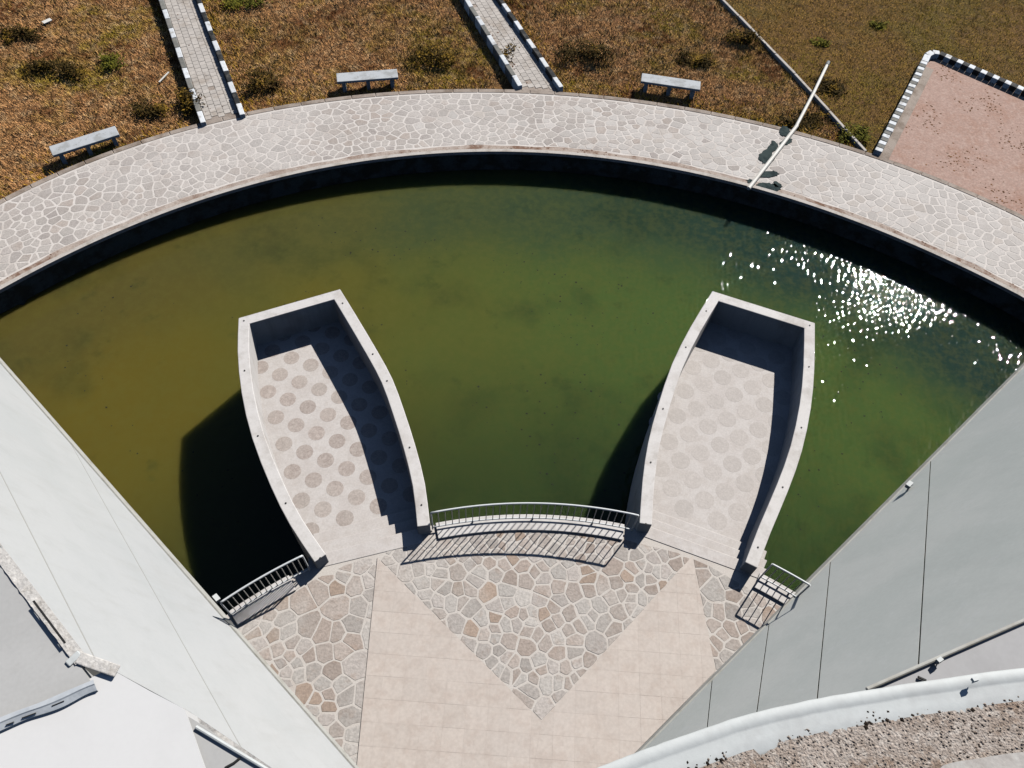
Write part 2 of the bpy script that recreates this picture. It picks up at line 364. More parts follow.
# pool wall with coping
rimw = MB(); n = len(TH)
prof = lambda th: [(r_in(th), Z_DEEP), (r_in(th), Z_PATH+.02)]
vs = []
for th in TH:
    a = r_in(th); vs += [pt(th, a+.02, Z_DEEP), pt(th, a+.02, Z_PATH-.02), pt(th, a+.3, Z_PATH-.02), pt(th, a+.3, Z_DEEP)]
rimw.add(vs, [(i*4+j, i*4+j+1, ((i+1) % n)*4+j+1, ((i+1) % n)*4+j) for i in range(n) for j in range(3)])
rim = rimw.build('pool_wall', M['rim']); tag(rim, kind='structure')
vs = []
for th in TH:
    a = r_in(th)-.03; vs += [pt(th, a, Z_PATH-.08), pt(th, a, Z_PATH+.035), pt(th, a+.13, Z_PATH+.035), pt(th, a+.13, Z_PATH-.08)]
mesh('coping', vs, [(i*4+j, i*4+j+1, ((i+1) % n)*4+j+1, ((i+1) % n)*4+j) for i in range(n) for j in range(3)], M['rimcap'], rim)
# curved path: mortar bed with flagstones
path = ring_sheet('stone_path', lambda t: r_in(t)+.09, lambda t: r_out(t)-.12, Z_PATH, M['mortar_path'], 4); tag(path, kind='structure')
M['dirt'] = material('dirty_concrete', (166, 152, 142), .95, [(2.2, (112, 82, 64), .9, .47, .6), (.3, (178, 168, 160), .7, .42, .62), (9, (96, 72, 58), .6, .58, .68)], (40, .5, .01), grain=(26, .2))
drain = ring_sheet('dirt_strip', lambda t: r_in(t)+.1, lambda t: r_in(t)+.30+.03*math.sin(t*40)+.02*math.sin(t*97), Z_PATH+.006, M['dirt'], 1); drain.parent = path
path_sub = ring_sheet('footing', lambda t: r_in(t)+.3, lambda t: r_out(t)-.1, Z_PATH-.03, M['border'], 1); path_sub.parent = path
RM = 24.0
PM = [M['path%d' % k] for k in range(4)]+[M['pale%d' % k] for k in range(4)]
def stone(poly, z, mp=None, h=.012, bev=.014, k0=.16, jit=0.0):
    """polygon in plan -> proud stone with sloped edges; mp maps (u,v) to world xy"""
    p = dedupe(poly, .03)
    if len(p) < 3: return None
    if jit:
        o = []
        for i, a in enumerate(p):
            b_ = p[(i+1) % len(p)]; L = math.hypot(b_[0]-a[0], b_[1]-a[1]); o.append((a[0]+rnd.uniform(-jit, jit)*.6, a[1]+rnd.uniform(-jit, jit)*.6))
            if L > .16: t_ = rnd.uniform(.35, .65); o.append((a[0]+(b_[0]-a[0])*t_+rnd.uniform(-jit, jit), a[1]+(b_[1]-a[1])*t_+rnd.uniform(-jit, jit)))
        p = o
    p = ccw(dedupe(chaikin(p, k0), .015))
    if len(p) < 3 or abs(area2(p)) < .006: return None
    cx = sum(q[0] for q in p)/len(p); cy = sum(q[1] for q in p)/len(p); rr = math.sqrt(abs(area2(p))/math.pi)
    k = max(.6, 1-bev/rr); inn = [(cx+(q[0]-cx)*k, cy+(q[1]-cy)*k) for q in p]
    tx, ty = rnd.uniform(-.004, .004), rnd.uniform(-.004, .004); hh = h*rnd.uniform(.7, 1.4)
    m = mp or (lambda u, v: (u, v))
    vs = [(*m(*q), z+hh+tx*(q[0]-cx)+ty*(q[1]-cy)) for q in inn]+[(*m(*q), z-.004) for q in p]
    n = len(p); fs = [tuple(range(n))]+[(i, n+i, n+(i+1) % n, (i+1) % n) for i in range(n)]
    return vs, fs, abs(area2(p))
s0, s1 = RM*(lo-.10), RM*(hi+.10)
pts = scatter(s0, 0, s1, 3.4, .21, .47, 34000)
pts = [p for p in pts]
cells = voronoi(pts, .045, (s0-1, -1, s1+1, 4.4))
def pathmap(u, v):
    th = u/RM; a = r_in(th)+.36; b = r_out(th)-.22; q = pt(th, a+(b-a)*v/3.4, 0); return q.x, q.y
stones = []
for c in cells:
    c = clip(clip(c, 0, -1, 0), 0, 1, 3.4)
    if len(c) < 3: continue
    s = stone(c, Z_PATH, pathmap, .004, .010, .09, .012)
    if not s: continue
    vs, fs, ar = s; q = Vector(vs[0]); vis = lo-.01 < math.atan2(q.x-PC.x, q.y-PC.y) < hi+.01
    if ar < .02: continue
    stones.append((ar/(q-cam.matrix_world.translation).length_squared if vis else 0, vs, fs))
stones.sort(key=lambda s: -s[0])
rest = [MB() for _ in range(8)]
# mirrored winding: path coordinates run clockwise
for i, (a, vs, fs) in enumerate(stones):
    fs = [f[::-1] for f in fs]; k = rnd.choice((0, 0, 1, 2, 2, 3)); worn = rnd.random() < 1/(1+math.exp(-(vs[0][0]-2.5)*.55)); k += 4 if worn else 0
    if i < 290: mesh('flagstone', vs, fs, PM[k], path)
    else: rest[k].add(vs, fs)
allrest = MB(); mi = []
for k in range(8):
    allrest.add(rest[k].v, rest[k].f); mi += [k]*len(rest[k].f)
o = allrest.build('small_flagstones', None, path); tag(o, kind='stuff')
for k in range(8): o.data.materials.append(PM[k])
o.data.polygons.foreach_set('material_index', mi)
# outer concrete border, in cast lengths
th = lo-.08; brd = []
while th < hi+.08:
    d = .9/RM*rnd.uniform(.9, 1.1); b = MB(); a0, a1 = th, th+d-.006/RM
    top = []
    for q in (a0, (a0+a1)/2, a1): top.append(pt(q, r_out(q)+.05, Z_PATH+.014))
    for q in (a1, (a0+a1)/2, a0): top.append(pt(q, r_out(q)-.16, Z_PATH+.014))
    b.prism([Vector(p) for p in top][::-1] if area2(top) < 0 else top, (0, 0, -.45)); bevel(b.build('border_stone', M['border'], path), .02, 1); th += d

# ------------------------------------------------------------------ plaza
arc_px = [(228, 609), (288, 577), (434, 526), (480, 518), (540, 511), (624, 523), (762, 575), (799, 594)]
A = np.array([at(x, y, .1)[:2] for x, y in arc_px])
sol = np.linalg.lstsq(np.c_[2*A, np.ones(len(A))], (A**2).sum(1), rcond=None)[0]
AC = Vector((sol[0], sol[1])); AR = math.sqrt(sol[2]+sol[0]**2+sol[1]**2)
def apt(th, r, z): return Vector((AC.x+math.sin(th)*r, AC.y+math.cos(th)*r, z))
def ath(px, py, z=.1): q = at(px, py, z); return math.atan2(q.x-AC.x, q.y-AC.y)
WL0, WL1 = at(357, 768), at(0, 360)        # foot of the left leaning wall
WR0, WR1 = at(645, 745), at(1024, 365)     # foot of the right leaning wall
t0, t1 = ath(205, 622), ath(812, 600)
arc = [apt(t0+(t1-t0)*i/48, AR, 0) for i in range(49)]
def meet(a, b_, c, d):
    r = b_-a; s_ = d-c; k = ((c-a).x*s_.y-(c-a).y*s_.x)/(r.x*s_.y-r.y*s_.x); return a+r*k
apex = meet(WL1, WL0, WR1, WR0)
def wall_at(A_, B_, y): return A_+(B_-A_)*((y-A_.y)/(B_.y-A_.y))
back_l, back_r = wall_at(WL0, WL1, .3), wall_at(WR0, WR1, .3)
plaza_out = arc[::-1]+[back_l+Vector((-1, 0, 0)), back_r+Vector((1, 0, 0))]
b = MB(); b.prism(plaza_out if area2(plaza_out) > 0 else plaza_out[::-1], (0, 0, Z_DEEP))
plaza = b.build('plaza_floor', M['mortar_plaza']); tag(plaza, kind='structure')
xy = lambda px, py, z=0: tuple(at(px, py, z)[:2])
tipL, tipR, notch = xy(377.5, 558), xy(692.5, 556), xy(541.5, 721)
arcdom = [tuple(apt(t0+(t1-t0)*i/24, AR-.3, 0)[:2]) for i in range(25)]
def far(a, b_, k=1.0): return (a[0]+(b_[0]-a[0])*k, a[1]+(b_[1]-a[1])*k)
botL, botR = (xy(349, 850)[0], .32), (.7, .32)
domL = [p for p in arcdom[1:] if p[0] < tipL[0]-.1]+[tipL, tuple(WL0[:2]), arcdom[0]]
domC = [tipL, notch, tipR]+[p for p in arcdom[::-1] if tipL[0]+.1 < p[0] < tipR[0]-.3]
wall_pt = xy(715.5, 671)
domR = [tipR]+[wall_pt, arcdom[-1]]+[p for p in arcdom[::-1][1:] if p[0] > tipR[0]+.1]
flag_all = []
for dom, rmin, rmax in ((domL, .15, .76), (domC, .13, .7), (domR, .17, .8)):
    dom = ccw(dom); xs = [p[0] for p in dom]; ys = [p[1] for p in dom]
    # keep the sampling box to what the plaza covers
    bx = (max(min(xs), -9), max(min(ys), -1), min(max(xs), 9), min(max(ys), 9.5))
    P = scatter(*bx, rmin, rmax, 12000)
    for c in voronoi(P, .028, (bx[0]-1, bx[1]-1, bx[2]+1, bx[3]+1)):
        c = clip_convex(c, dom, .004)
        # left and right domains: stay on the plaza side of the wall foot lines and behind the arc
        if len(c) < 3: continue
        for (a, b_) in ((WL0, WL1), (WR1, WR0)):
            e = (b_-a); L = math.hypot(e.x, e.y); nx, ny = -e.y/L, e.x/L
            # plaza lies on the side facing the axis
            sgn = 1 if nx*(0-a.x)+ny*(5-a.y) < 0 else -1
            c = clip(c, nx*sgn, ny*sgn, (nx*a.x+ny*a.y)*sgn)
            if len(c) < 3: break
        if len(c) < 3: continue
        cx = sum(q[0] for q in c)/len(c); cy = sum(q[1] for q in c)/len(c)
        if math.hypot(cx-AC.x, cy-AC.y) > AR: continue
        s = stone(c, 0, None, .005, .010, .08, .014)
        if s: flag_all.append((s[2]/((cx**2+cy**2)+H*H), s[0], s[1]))
flag_all.sort(key=lambda s: -s[0]); rest = MB(); mi = []
for i, (a, vs, fs) in enumerate(flag_all):
    k = rnd.choice((0, 0, 1, 1, 2, 2, 3, 4, 5, 5))
    if i < 298: mesh('flagstone', vs, fs, M['plaza%d' % k], plaza)
    else: rest.add(vs, fs); mi += [k]*len(fs)
if mi:
    o = rest.build('small_flagstones', None, plaza); tag(o, kind='stuff')
    for k in range(6): o.data.materials.append(M['plaza%d' % k])
    o.data.polygons.foreach_set('material_index', mi)
# pink tiled V
domPL = ccw([tipL, notch, botR, botL]); domPR = ccw([notch, tipR, wall_pt, (back_r.x, .32), botR])
pinkbed = MB()
for d in (domPL, domPR): pinkbed.add([(p[0], p[1], .0212) for p in d]+[(p[0], p[1], -.05) for p in d], [tuple(range(len(d)))]+[(i, len(d)+i, len(d)+(i+1) % len(d), (i+1) % len(d)) for i in range(len(d))])
pink = pinkbed.build('tiled_paving', M['pink_joint']); tag(pink, kind='structure')
tiles = []; T = .42
for ix in range(-12, 16):
    for iy in range(-4, 24):
        a, b_ = ix*T+.002, iy*T+.002
        sq = [(a, b_), (a+T-.004, b_), (a+T-.004, b_+T-.004), (a, b_+T-.004)]
        for d in (domPL, domPR):
            c = clip_convex(sq, d, .002)
            c = dedupe(c, .004)
            if len(c) >= 3 and abs(area2(c)) > .003: tiles.append(c)
tiles.sort(key=lambda c: -abs(area2(c))-(10 if sum(q[1] for q in c)/len(c) > 1.2 else 0)); rest = MB()
for i, c in enumerate(tiles):
    c = ccw(c); n = len(c); z = .022+rnd.uniform(0, .0015)
    vs = [(q[0], q[1], z) for q in c]+[(q[0], q[1], .012) for q in c]; fs = [tuple(range(n))]+[(j, n+j, n+(j+1) % n, (j+1) % n) for j in range(n)]
    if i < 295: mesh('tile', vs, fs, M['pink'], pink)
    else: rest.add(vs, fs)
if rest.v: tag(rest.build('offcut_tiles', M['pink'], pink), kind='stuff')

# ------------------------------------------------------------------ boat-shaped terraces
def offset_poly(P, d):
    out = []; n = len(P)
    for i in range(n):
        a = P[max(i-1, 0)]; b_ = P[i]; c = P[min(i+1, n-1)]
        def nrm(p, q):
            e = q-p; return Vector((e.y, -e.x)).normalized()
        n1 = nrm(a, b_) if i > 0 else nrm(b_, c); n2 = nrm(b_, c) if i < n-1 else n1
        m = (n1+n2); m = m/max(.2, m.dot(n1)) if m.length > 0 else n1
        out.append(b_+m*d)
    return out
def terrace(left_px, right_px, L0, L3, discmat, label, dots, drad=.2):
    lf = [Vector(xy(*p, Z_CAP)) for p in left_px]; rt = [Vector(xy(*p, Z_CAP)) for p in right_px]
    ls, rs = spline(lf, 14), spline(rt, 14)          # near->far, far->near
    outer = ls+rs; inner = offset_poly(outer, .27)
    base = (lf[0]+rt[-1])/2
    t = empty('boat_terrace', (base.x, base.y, 0), label=label, cat='terrace', group='boat shaped terraces standing in the pool')
    n = len(outer); vs = []
    for z, P in ((Z_DEEP, outer), (Z_CAP, outer), (Z_CAP, inner), (Z_DEEP, inner)): vs += [(p.x, p.y, z) for p in P]
    fs = []
    for j in range(3): fs += [(j*n+i, (j+1)*n+i, (j+1)*n+i+1, j*n+i+1) for i in range(n-1)]
    fs += [(0, 3*n, 2*n, n), (n-1, 2*n-1, 3*n-1, 4*n-1)]
    wl = mesh('hull_wall', vs, fs, M['plaster'], t); bevel(wl, .015, 2)
    # floor
    mid = offset_poly(outer, .14)
    L0w = [Vector(xy(*p, Z_FLOOR)) for p in L0]; L3w = [Vector(xy(*p, 0)) for p in L3]
    fpoly = [p for p in mid]
    b = MB(); fl = ccw([(p.x, p.y) for p in fpoly]); b.prism([Vector((p[0], p[1], Z_FLOOR)) for p in fl], (0, 0, -.6)); b.build('floor', M['boat_floor'], t)
    inpts = ccw([(p.x, p.y) for p in inner])
    # steps up to the plaza
    dvec = ((L3w[0]+L3w[1])-(L0w[0]+L0w[1]))/2
    for k in range(3):
        a, b_ = L0w[0]+dvec*k/3, L0w[1]+dvec*k/3; c, d = L3w[1]+dvec*.02*(2-k), L3w[0]+dvec*.02*(2-k)
        z = Z_FLOOR+.15*(k+1)+(.014 if k == 2 else 0)
        top = ccw([(a.x, a.y), (b_.x, b_.y), (c.x, c.y), (d.x, d.y)])
        q = MB(); q.prism([Vector((p[0], p[1], z)) for p in top], (0, 0, -.148 if k < 2 else -.16)); bevel(q.build('step', M['boat_floor'], t), .012, 1)
    # round inlaid tiles
    far_mid = (lf[-1]+rt[0])/2; u = (far_mid-base).normalized(); v = Vector((-u.y, u.x)); s = .555/math.sqrt(2)
    proto = None; rad = drad; k0 = 14
    for i in range(-16, 24):
        for j in range(-16, 24):
            c = base+u*(i+j)*s+v*(i-j)*s
            disc = [(c.x+math.cos(2*math.pi*q/k0+.22)*rad, c.y+math.sin(2*math.pi*q/k0+.22)*rad) for q in range(k0)]
            X = np.array([p[0] for p in disc]); Y = np.array([p[1] for p in disc])
            ins = inpoly(X, Y, inpts).mean()
            nn = Vector((L0w[1].y-L0w[0].y, L0w[0].x-L0w[1].x)); nn = nn if nn.dot(u) > 0 else -nn; nn.normalize()
            side = min((Vector(p)-L0w[0]).dot(nn) for p in disc)
            if ins < .3 or side < -.06: continue
            vs = [(p[0], p[1], Z_FLOOR+.0016) for p in disc]+[(p[0], p[1], Z_FLOOR-.002) for p in disc]
            fs = [tuple(range(k0))]+[(q, k0+q, k0+(q+1) % k0, (q+1) % k0) for q in range(k0)]
            mesh('round_tile', vs, fs, discmat, t)
    # small dark fittings let into the wall top
    midl = offset_poly(outer, .135)
    for f in dots:
        p = midl[int(f*(n-1))]; q = MB(); q.tub([(p.x, p.y, Z_CAP-.01), (p.x, p.y, Z_CAP+.012)], .02, 8); q.build('fitting', M['dot'], t)
    return t
dots = (.02, .14, .25, .36, .47, .52, .63, .74, .86, .985)
terrace([(314.5, 562), (290, 525), (270.5, 486), (252, 438), (241.5, 393), (237.5, 352), (238.5, 318)], [(340, 289), (356, 315), (378, 352), (392.5, 379), (404, 410), (415.5, 446), (425, 484), (430, 525)],
        ((314, 536.5), (423, 508.5)), ((308, 571), (423, 543)), M['disc'], 'boat shaped white walled terrace with strong dotted floor beside the leaning white wall', dots)
terrace([(639.5, 523), (642.5, 480), (648, 443), (657.5, 407), (672, 364), (690.5, 327), (712.5, 291)], [(815, 323), (814.5, 368), (811, 408), (802, 451), (788.5, 490), (771, 532), (757.5, 568)],
        ((641, 508.5), (765, 553.5)), ((641, 536), (760, 579.5)), M['disc_faint'], 'boat shaped white walled terrace with faint dotted floor beside the leaning grey wall', dots, .226)

# ------------------------------------------------------------------ low kerbs and railings on the plaza edge
def arcprism(name, a0, a1, r0, r1, z0, z1, mat, parent=None, n=16):
    vs = []; fs = []
    for i in range(n+1):
        th = a0+(a1-a0)*i/n
        vs += [apt(th, r0, z0), apt(th, r0, z1), apt(th, r1, z1), apt(th, r1, z0)]
    for i in range(n):
        for j in range(4): fs.append((i*4+j, (i+1)*4+j, (i+1)*4+(j+1) % 4, i*4+(j+1) % 4))
    fs += [(0, 1, 2, 3), (n*4+3, n*4+2, n*4+1, n*4)]
    return mesh(name, vs, fs, mat, parent)
def fence_run(ka0, ka1, ra0, ra1, nb, klabel, rlabel):
    k = arcprism('edge_kerb', ka0, ka1, AR-.35, AR+.02, -.02, .06, M['plaster']); bevel(k, .012, 2)
    tag(k, klabel, 'kerb', 'low kerbs under the railings')
    m = apt((ra0+ra1)/2, AR-.1, .13)
    t = empty('railing', m, label=rlabel, cat='railing', group='metal railings along the plaza edge')
    rr = AR-.1; z0, z1 = .13, .9
    for nm, z, r in (('bottom_rail', z0, .017), ('top_rail', z1, .023)):
        q = MB(); q.tub([apt(ra0+(ra1-ra0)*i/28, rr, z) for i in range(29)], r, 8); q.build(nm, M['steel'], t, True)
    for i in range(nb+1):
        th = ra0+(ra1-ra0)*i/nb; end = i in (0, nb)
        q = MB(); q.tub([apt(th, rr, z0 if not end else .04), apt(th, rr, z1)], .0105 if not end else .018, 6)
        q.build('post' if end else 'baluster', M['steel'] if end else M['baluster'], t)
    for f in (.2, .5, .8):
        th = ra0+(ra1-ra0)*f; q = MB(); q.tub([apt(th, rr, .05), apt(th, rr, z0)], .02, 6); q.build('foot', M['steel'], t)
fence_run(ath(436, 526), ath(625, 523), ath(433, 529, .2), ath(633, 527, .2), 30, 'long curved white kerb between the two boat terraces', 'long curved railing between the two boat terraces')
fence_run(ath(229, 611.5), ath(289.5, 577), ath(229, 612, .2), ath(310, 571, .2), 15, 'short white kerb ending at the leaning white wall', 'short railing ending at the leaning white wall')
fence_run(ath(760, 574), ath(799, 595), ath(760, 580, .2), ath(797, 598, .2), 6, 'short white kerb ending at the leaning grey wall', 'short railing ending at the leaning grey wall')

# ------------------------------------------------------------------ leaning walls of the building
def wing_frame(A, B, lean, outward):
    e = (B-A).normalized(); nh = Vector((-e.y, e.x, 0)); nh = nh if nh.dot(outward) > 0 else -nh
    up = nh*math.sin(lean)+Vector((0, 0, 1))*math.cos(lean); nrm = e.cross(up); nrm = nrm if nrm.dot(nh) < 0 else -nrm
    def hit(px, py):
        d = ray(px, py); o = Vector((0, 0, H)); s = (A-o).dot(nrm)/d.dot(nrm); p = o+d*s-A; return p.dot(e), p.dot(up)
    def P(u, v, w_=0): return A+e*u+up*v+nrm*w_
    return hit, P, nrm
def inplane_prism(P, poly, w0, w1, name, mat, parent):
    b = MB(); top = [P(u, v, w0) for u, v in poly]
    b.prism(top, P(0, 0, w1)-P(0, 0, w0)); o = b.build(name, mat, parent)
    return o
def build_wing(A, B, lean, outward, outline, seams, gap, wallmat, seammat, label, trims, root_name):
    hit, P, nrm = wing_frame(A, B, lean, outward)
    t = empty(root_name, (A.x, A.y, 0), label=label, cat='building')
    poly = ccw([hit(*q) if not (isinstance(q[0], str)) else (q[1], q[2]) for q in outline])
    flip = P(1, 0)-P(0, 0); orient = flip.cross(P(0, 1)-P(0, 0)).dot(nrm) > 0
    fix = (lambda p: p) if orient else (lambda p: p[::-1])
    inplane_prism(P, fix(ccw(poly)), -.003, -.4, 'wall_core', seammat, t)
    lines = []
    for a, b_ in seams:
        a, b_ = hit(*a), hit(*b_); ex, ey = b_[0]-a[0], b_[1]-a[1]; L = math.hypot(ex, ey); lines.append((ey/L, -ex/L, (ey*a[0]-ex*a[1])/L))
    pieces = [poly]
    for nx, ny, d in lines:
        new = []
        for p in pieces:
            for s in (1, -1):
                c = clip(p, nx*s, ny*s, d*s-gap/2)
                if len(c) >= 3 and abs(area2(c)) > .02: new.append(c)
        pieces = new
    for p in pieces: inplane_prism(P, fix(ccw(p)), 0, -.06, 'wall_panel', wallmat, t)
    for (u0, u1, v0, v1, w_) in trims:
        inplane_prism(P, fix(ccw([(u0, v0), (u1, v0), (u1, v1), (u0, v1)])), w_, -.05, 'base_trim', M['trim'], t)
    # foundation wall under the foot line
    e = (B-A).normalized(); q = MB(); nh = Vector((-e.y, e.x, 0)); nh = nh if nh.dot(outward) > 0 else -nh
    a0, b0 = A+e*-3+nh*.06, A+e*24+nh*.06
    q.prism([Vector((p.x, p.y, -.02)) for p in (a0, b0, b0+nh*.5, a0+nh*.5)], (0, 0, Z_DEEP)); q.build('foundation', M['trim'], t)
    return t, hit, P
def floodlight(p, aim, parent, s=1.0):
    aim = Vector(aim).normalized(); side = aim.cross(Vector((0, 0, 1))).normalized(); upv = side.cross(aim)
    q = MB(); q.box(p+Vector((0, 0, .09*s)), side*.012*s, aim*.012*s, Vector((0, 0, .09*s)))
    q.box(p+Vector((0, 0, .2*s))+aim*.05*s, side*.075*s, aim*.05*s, upv*.055*s)
    q.build('floodlight', M['ringcap'], parent)
LEAN = R(12)
lw, lhit, LP = build_wing(WL0, WL1, LEAN, Vector((-1, -1, 0)),
    [('uv', -2.5, 0), ('uv', 17.5, 0), (-60, 473), (0, 545), (85, 656), (113, 670), (190, 712), (272, 768), (360, 828)],
    [((0, 472), (87, 643)), ((94, 485), (237, 740))], .03, M['white'], M['seam_l'], 'bright white leaning panelled wall with a grey roof behind it', [(-2.4, 17.4, -.05, .22, .03)], 'white_building')
rw, rhit, RP = build_wing(WR0, WR1, R(17), Vector((1, -1, 0)),
    [('uv', -1.5, 0), ('uv', 17.5, 0), (1110, 560), (1040, 627), (885, 694), (760, 735), (650, 790)],
    [((930, 470), (918, 670)), ((830, 565), (817, 700)), ((766, 645), (757, 710)), ((711, 690), (707, 728))], .026, M['white_r'], M['seam_r'], 'grey shaded leaning panelled wall below a pale roof slab', [(-1.4, 17.4, -.05, .12, .03)], 'grey_building')
floodlight(LP(*lhit(217, 603), .0), (.6, .7, -.2), lw, 1.0)
floodlight(RP(*rhit(907, 490), .0), (-.7, .7, -.2), rw, 1.0)

# left building: flat roof behind the wall top, fascia, lower bright panel
def slab(name, pxs, z, depth, mat, parent, bev=None):
    top = [at(x, y, z) for x, y in pxs]; top = top if area2(top) > 0 else top[::-1]
    b = MB(); b.prism(top, (0, 0, -depth)); o = b.build(name, mat, parent)
    return bevel(o, bev, 2) if bev else o
u, v = lhit(40, 600); ZL = LP(u, v).z
slab('roof', [(-90, 440), (0, 560), (78, 662), (92, 684), (60, 700), (0, 722), (-120, 770)], ZL-.06, .5, M['greyroof'], lw)
# coping along the top of the wall
cop = MB()
e0, e1 = lhit(-60, 466), lhit(88, 660)
def band(P, px_a, px_b, hit, wid, z_up, name, mat, parent, n=14, wob=.03):
    a, b_ = hit(*px_a), hit(*px_b); A_, B_ = P(*a), P(*b_); e = (B_-A_).normalized(); s = e.cross(Vector((0, 0, 1))).normalized()*wid
    vs = []; fs = []
    for i in range(n+1):
        p = A_.lerp(B_, i/n); j = [rnd.uniform(-wob, wob) for _ in range(4)]
        vs += [p+s*(-.08), p+s*(-.08)+Vector((0, 0, z_up+j[0]*.3)), p+s*(1+j[1])+Vector((0, 0, z_up+j[2]*.3)), p+s*(1+j[3])+Vector((0, 0, -.1))]
    for i in range(n):
        for j in range(3): fs.append((i*4+j, (i+1)*4+j, (i+1)*4+j+1, i*4+j+1))
    fs += [(0, 1, 2, 3), (n*4+3, n*4+2, n*4+1, n*4)]
    return mesh(name, vs, fs, mat, parent)
def side_of(P, hit, pa, pb, towards):
    a, b_ = P(*hit(*pa)), P(*hit(*pb)); s = (b_-a).normalized().cross(Vector((0, 0, 1))); return 1 if s.dot(Vector(towards)) > 0 else -1
sg = side_of(LP, lhit, (0, 545), (85, 656), (-1, -1, 0))
band(LP, (-60, 466), (86, 657), lhit, .13*sg, .012, 'coping', M['coping'], lw, 60, .025)
sl = MB(); a, b_ = at(33.5, 601, ZL+.03), at(65, 643, ZL+.03); e = (b_-a).normalized(); s = Vector((-e.y, e.x, 0))
sl.box((a+b_)/2, (b_-a)/2, s*.012, Vector((0, 0, .006))); sl.build('gutter_slot', M['dot'], lw)
for q0, q1, wd, mat in (((61, 661), (74, 649), .045, M['ringcap']), ((72, 654), (112, 668), .07, M['coping'])):
    a, b_ = at(*q0, ZL+.12), at(*q1, ZL+.12); e = (b_-a).normalized(); s = Vector((-e.y, e.x, 0)); q = MB(); q.box((a+b_)/2-Vector((0, 0, .165)), (b_-a)/2, s*wd, Vector((0, 0, .012)))
    bevel(q.build('coping_end', mat, lw), .02, 2)
# fascia of the grey roof (wavy flashing) and lower panel
fa = spline([at(x, y, ZL-.02) for x, y in [(-120, 768), (0, 718), (40, 703), (70, 690), (94, 680)]], 24)
vs = []; fs = []
for i, p in enumerate(fa):
    q = Vector((.075, -.13, 0))*(.85+.09*math.sin(i*.5)); vs += [p+Vector((0, 0, .02)), p+q*.4+Vector((0, 0, .016)), p+q*.5+Vector((0, 0, .002)), p+q+Vector((0, 0, -.03)), p+q+Vector((0, 0, -.5))]
for i in range(len(fa)-1):
    for j in range(4): fs.append((i*5+j, i*5+j+1, (i+1)*5+j+1, (i+1)*5+j))
M['flash'] = material('blue_grey_flashing', (188, 193, 198), .6, [(3, (164, 171, 178), .7, .45, .62), (9, (186, 190, 194), .5, .55, .66)], grain=(20, .06))
mesh('flashing', vs, fs, M['flash'], lw)
for a, b_ in (((52, 706), (64, 701)), ((22, 718), (36, 713)), ((6, 725), (14, 722))):
    q = MB(); q.tub([at(*a, ZL-.025), at(*b_, ZL-.025)], .007, 6); q.build('gap', M['dot'], lw)
slab('lower_roof', [(-140, 790), (-10, 730), (60, 695), (109, 668), (150, 691), (184.5, 709), (205, 768), (235, 860), (-120, 900)], ZL-.09, .5, M['roofwhite'], lw)
slab('side_roof', [(150, 700), (191, 718), (272, 775), (330, 820), (240, 880), (190, 760)], ZL-.13, .4, M['greyroof'], lw)
sg = side_of(LP, lhit, (190, 712), (272, 768), (-1, -1, 0))
band(LP, (184, 709), (360, 829), lhit, .1*sg, .03, 'coping', M['coping'], lw, 24, .08)
q = MB(); a, b_ = at(196, 727, ZL-.11), at(276, 775, ZL-.11); q.tub([a, b_], .022, 8); q.build('pipe_rail', M['ringcap'], lw)
q = MB(); q.tub([at(225, 768, ZL-.12), at(234, 763, ZL-.12), at(240, 758, ZL-.12)], .015, 6); q.build('cable', M['dot'], lw)

# right building: pale slab with a rail along its edge
ZS = 9.2
slab('roof_slab', [(885, 682.5), (1024, 622), (1160, 562), (1200, 700), (900, 760), (820, 712)], ZS, .35, M['slab'], rw)
q = MB(); a, b_ = at(866, 689.5, ZS+.03), at(1160, 561, ZS+.03); e = (b_-a).normalized(); s = Vector((-e.y, e.x, 0))
q.box((a+b_)/2, (b_-a)/2, s*.016, Vector((0, 0, .014))); bevel(q.build('edge_rail', M['trim'], rw), .01, 1)
for px in ((852, 661), (0, 0)):
    if px[0]: pass
floodlight(at(937, 664, ZS), (-.5, .8, -.2), rw, .35)
q = MB(); q.tub([at(918, 677, ZS+.02), at(926, 680.5, ZS+.02)], .012, 6); q.build('drain_outlet', M['dot'], rw)

# near curved roof
ZR = 10.0
nr = empty('curved_roof', (at(800, 740, ZR).x, at(800, 740, ZR).y, ZR), label='curved white edged roof deck of rough brown aggregate in front of the grey wall', cat='roof')
edge_px = [(440, 850), (520, 803), (600, 767.5), (640, 752), (690, 734), (750, 714.5), (820, 699), (894, 686.5), (960, 677), (1024, 668.5), (1120, 660), (1240, 655)]
edge = spline([at(x, y, ZR) for x, y in edge_px], 66)
def inward(i):
    e = edge[min(i+1, len(edge)-1)]-edge[max(i-1, 0)]; s = Vector((e.y, -e.x, 0)).normalized(); return s
top = list(edge)+[at(1300, 900, ZR), at(800, 1000, ZR), at(480, 920, ZR)]
top = top if area2(top) > 0 else top[::-1]
b = MB(); b.prism(top, (0, 0, -.9)); b.build('deck', M['ring'], nr)
vs = []; fs = []
prof = [(0, -.35), (-.004, .016), (.008, .026), (.07, .027), (.084, .018), (.1, .016), (.16, .016), (.25, .01), (.27, 0)]
for i, p in enumerate(edge):
    s = inward(i); j = rnd.uniform(-.0025, .0025)
    vs += [p+s*(a+j)+Vector((0, 0, h)) for a, h in prof]
k = len(prof)
for i in range(len(edge)-1):
    for j in range(k-1): fs.append((i*k+j, i*k+j+1, (i+1)*k+j+1, (i+1)*k+j))
mesh('coping', vs, fs, M['ringcap'], nr, True)
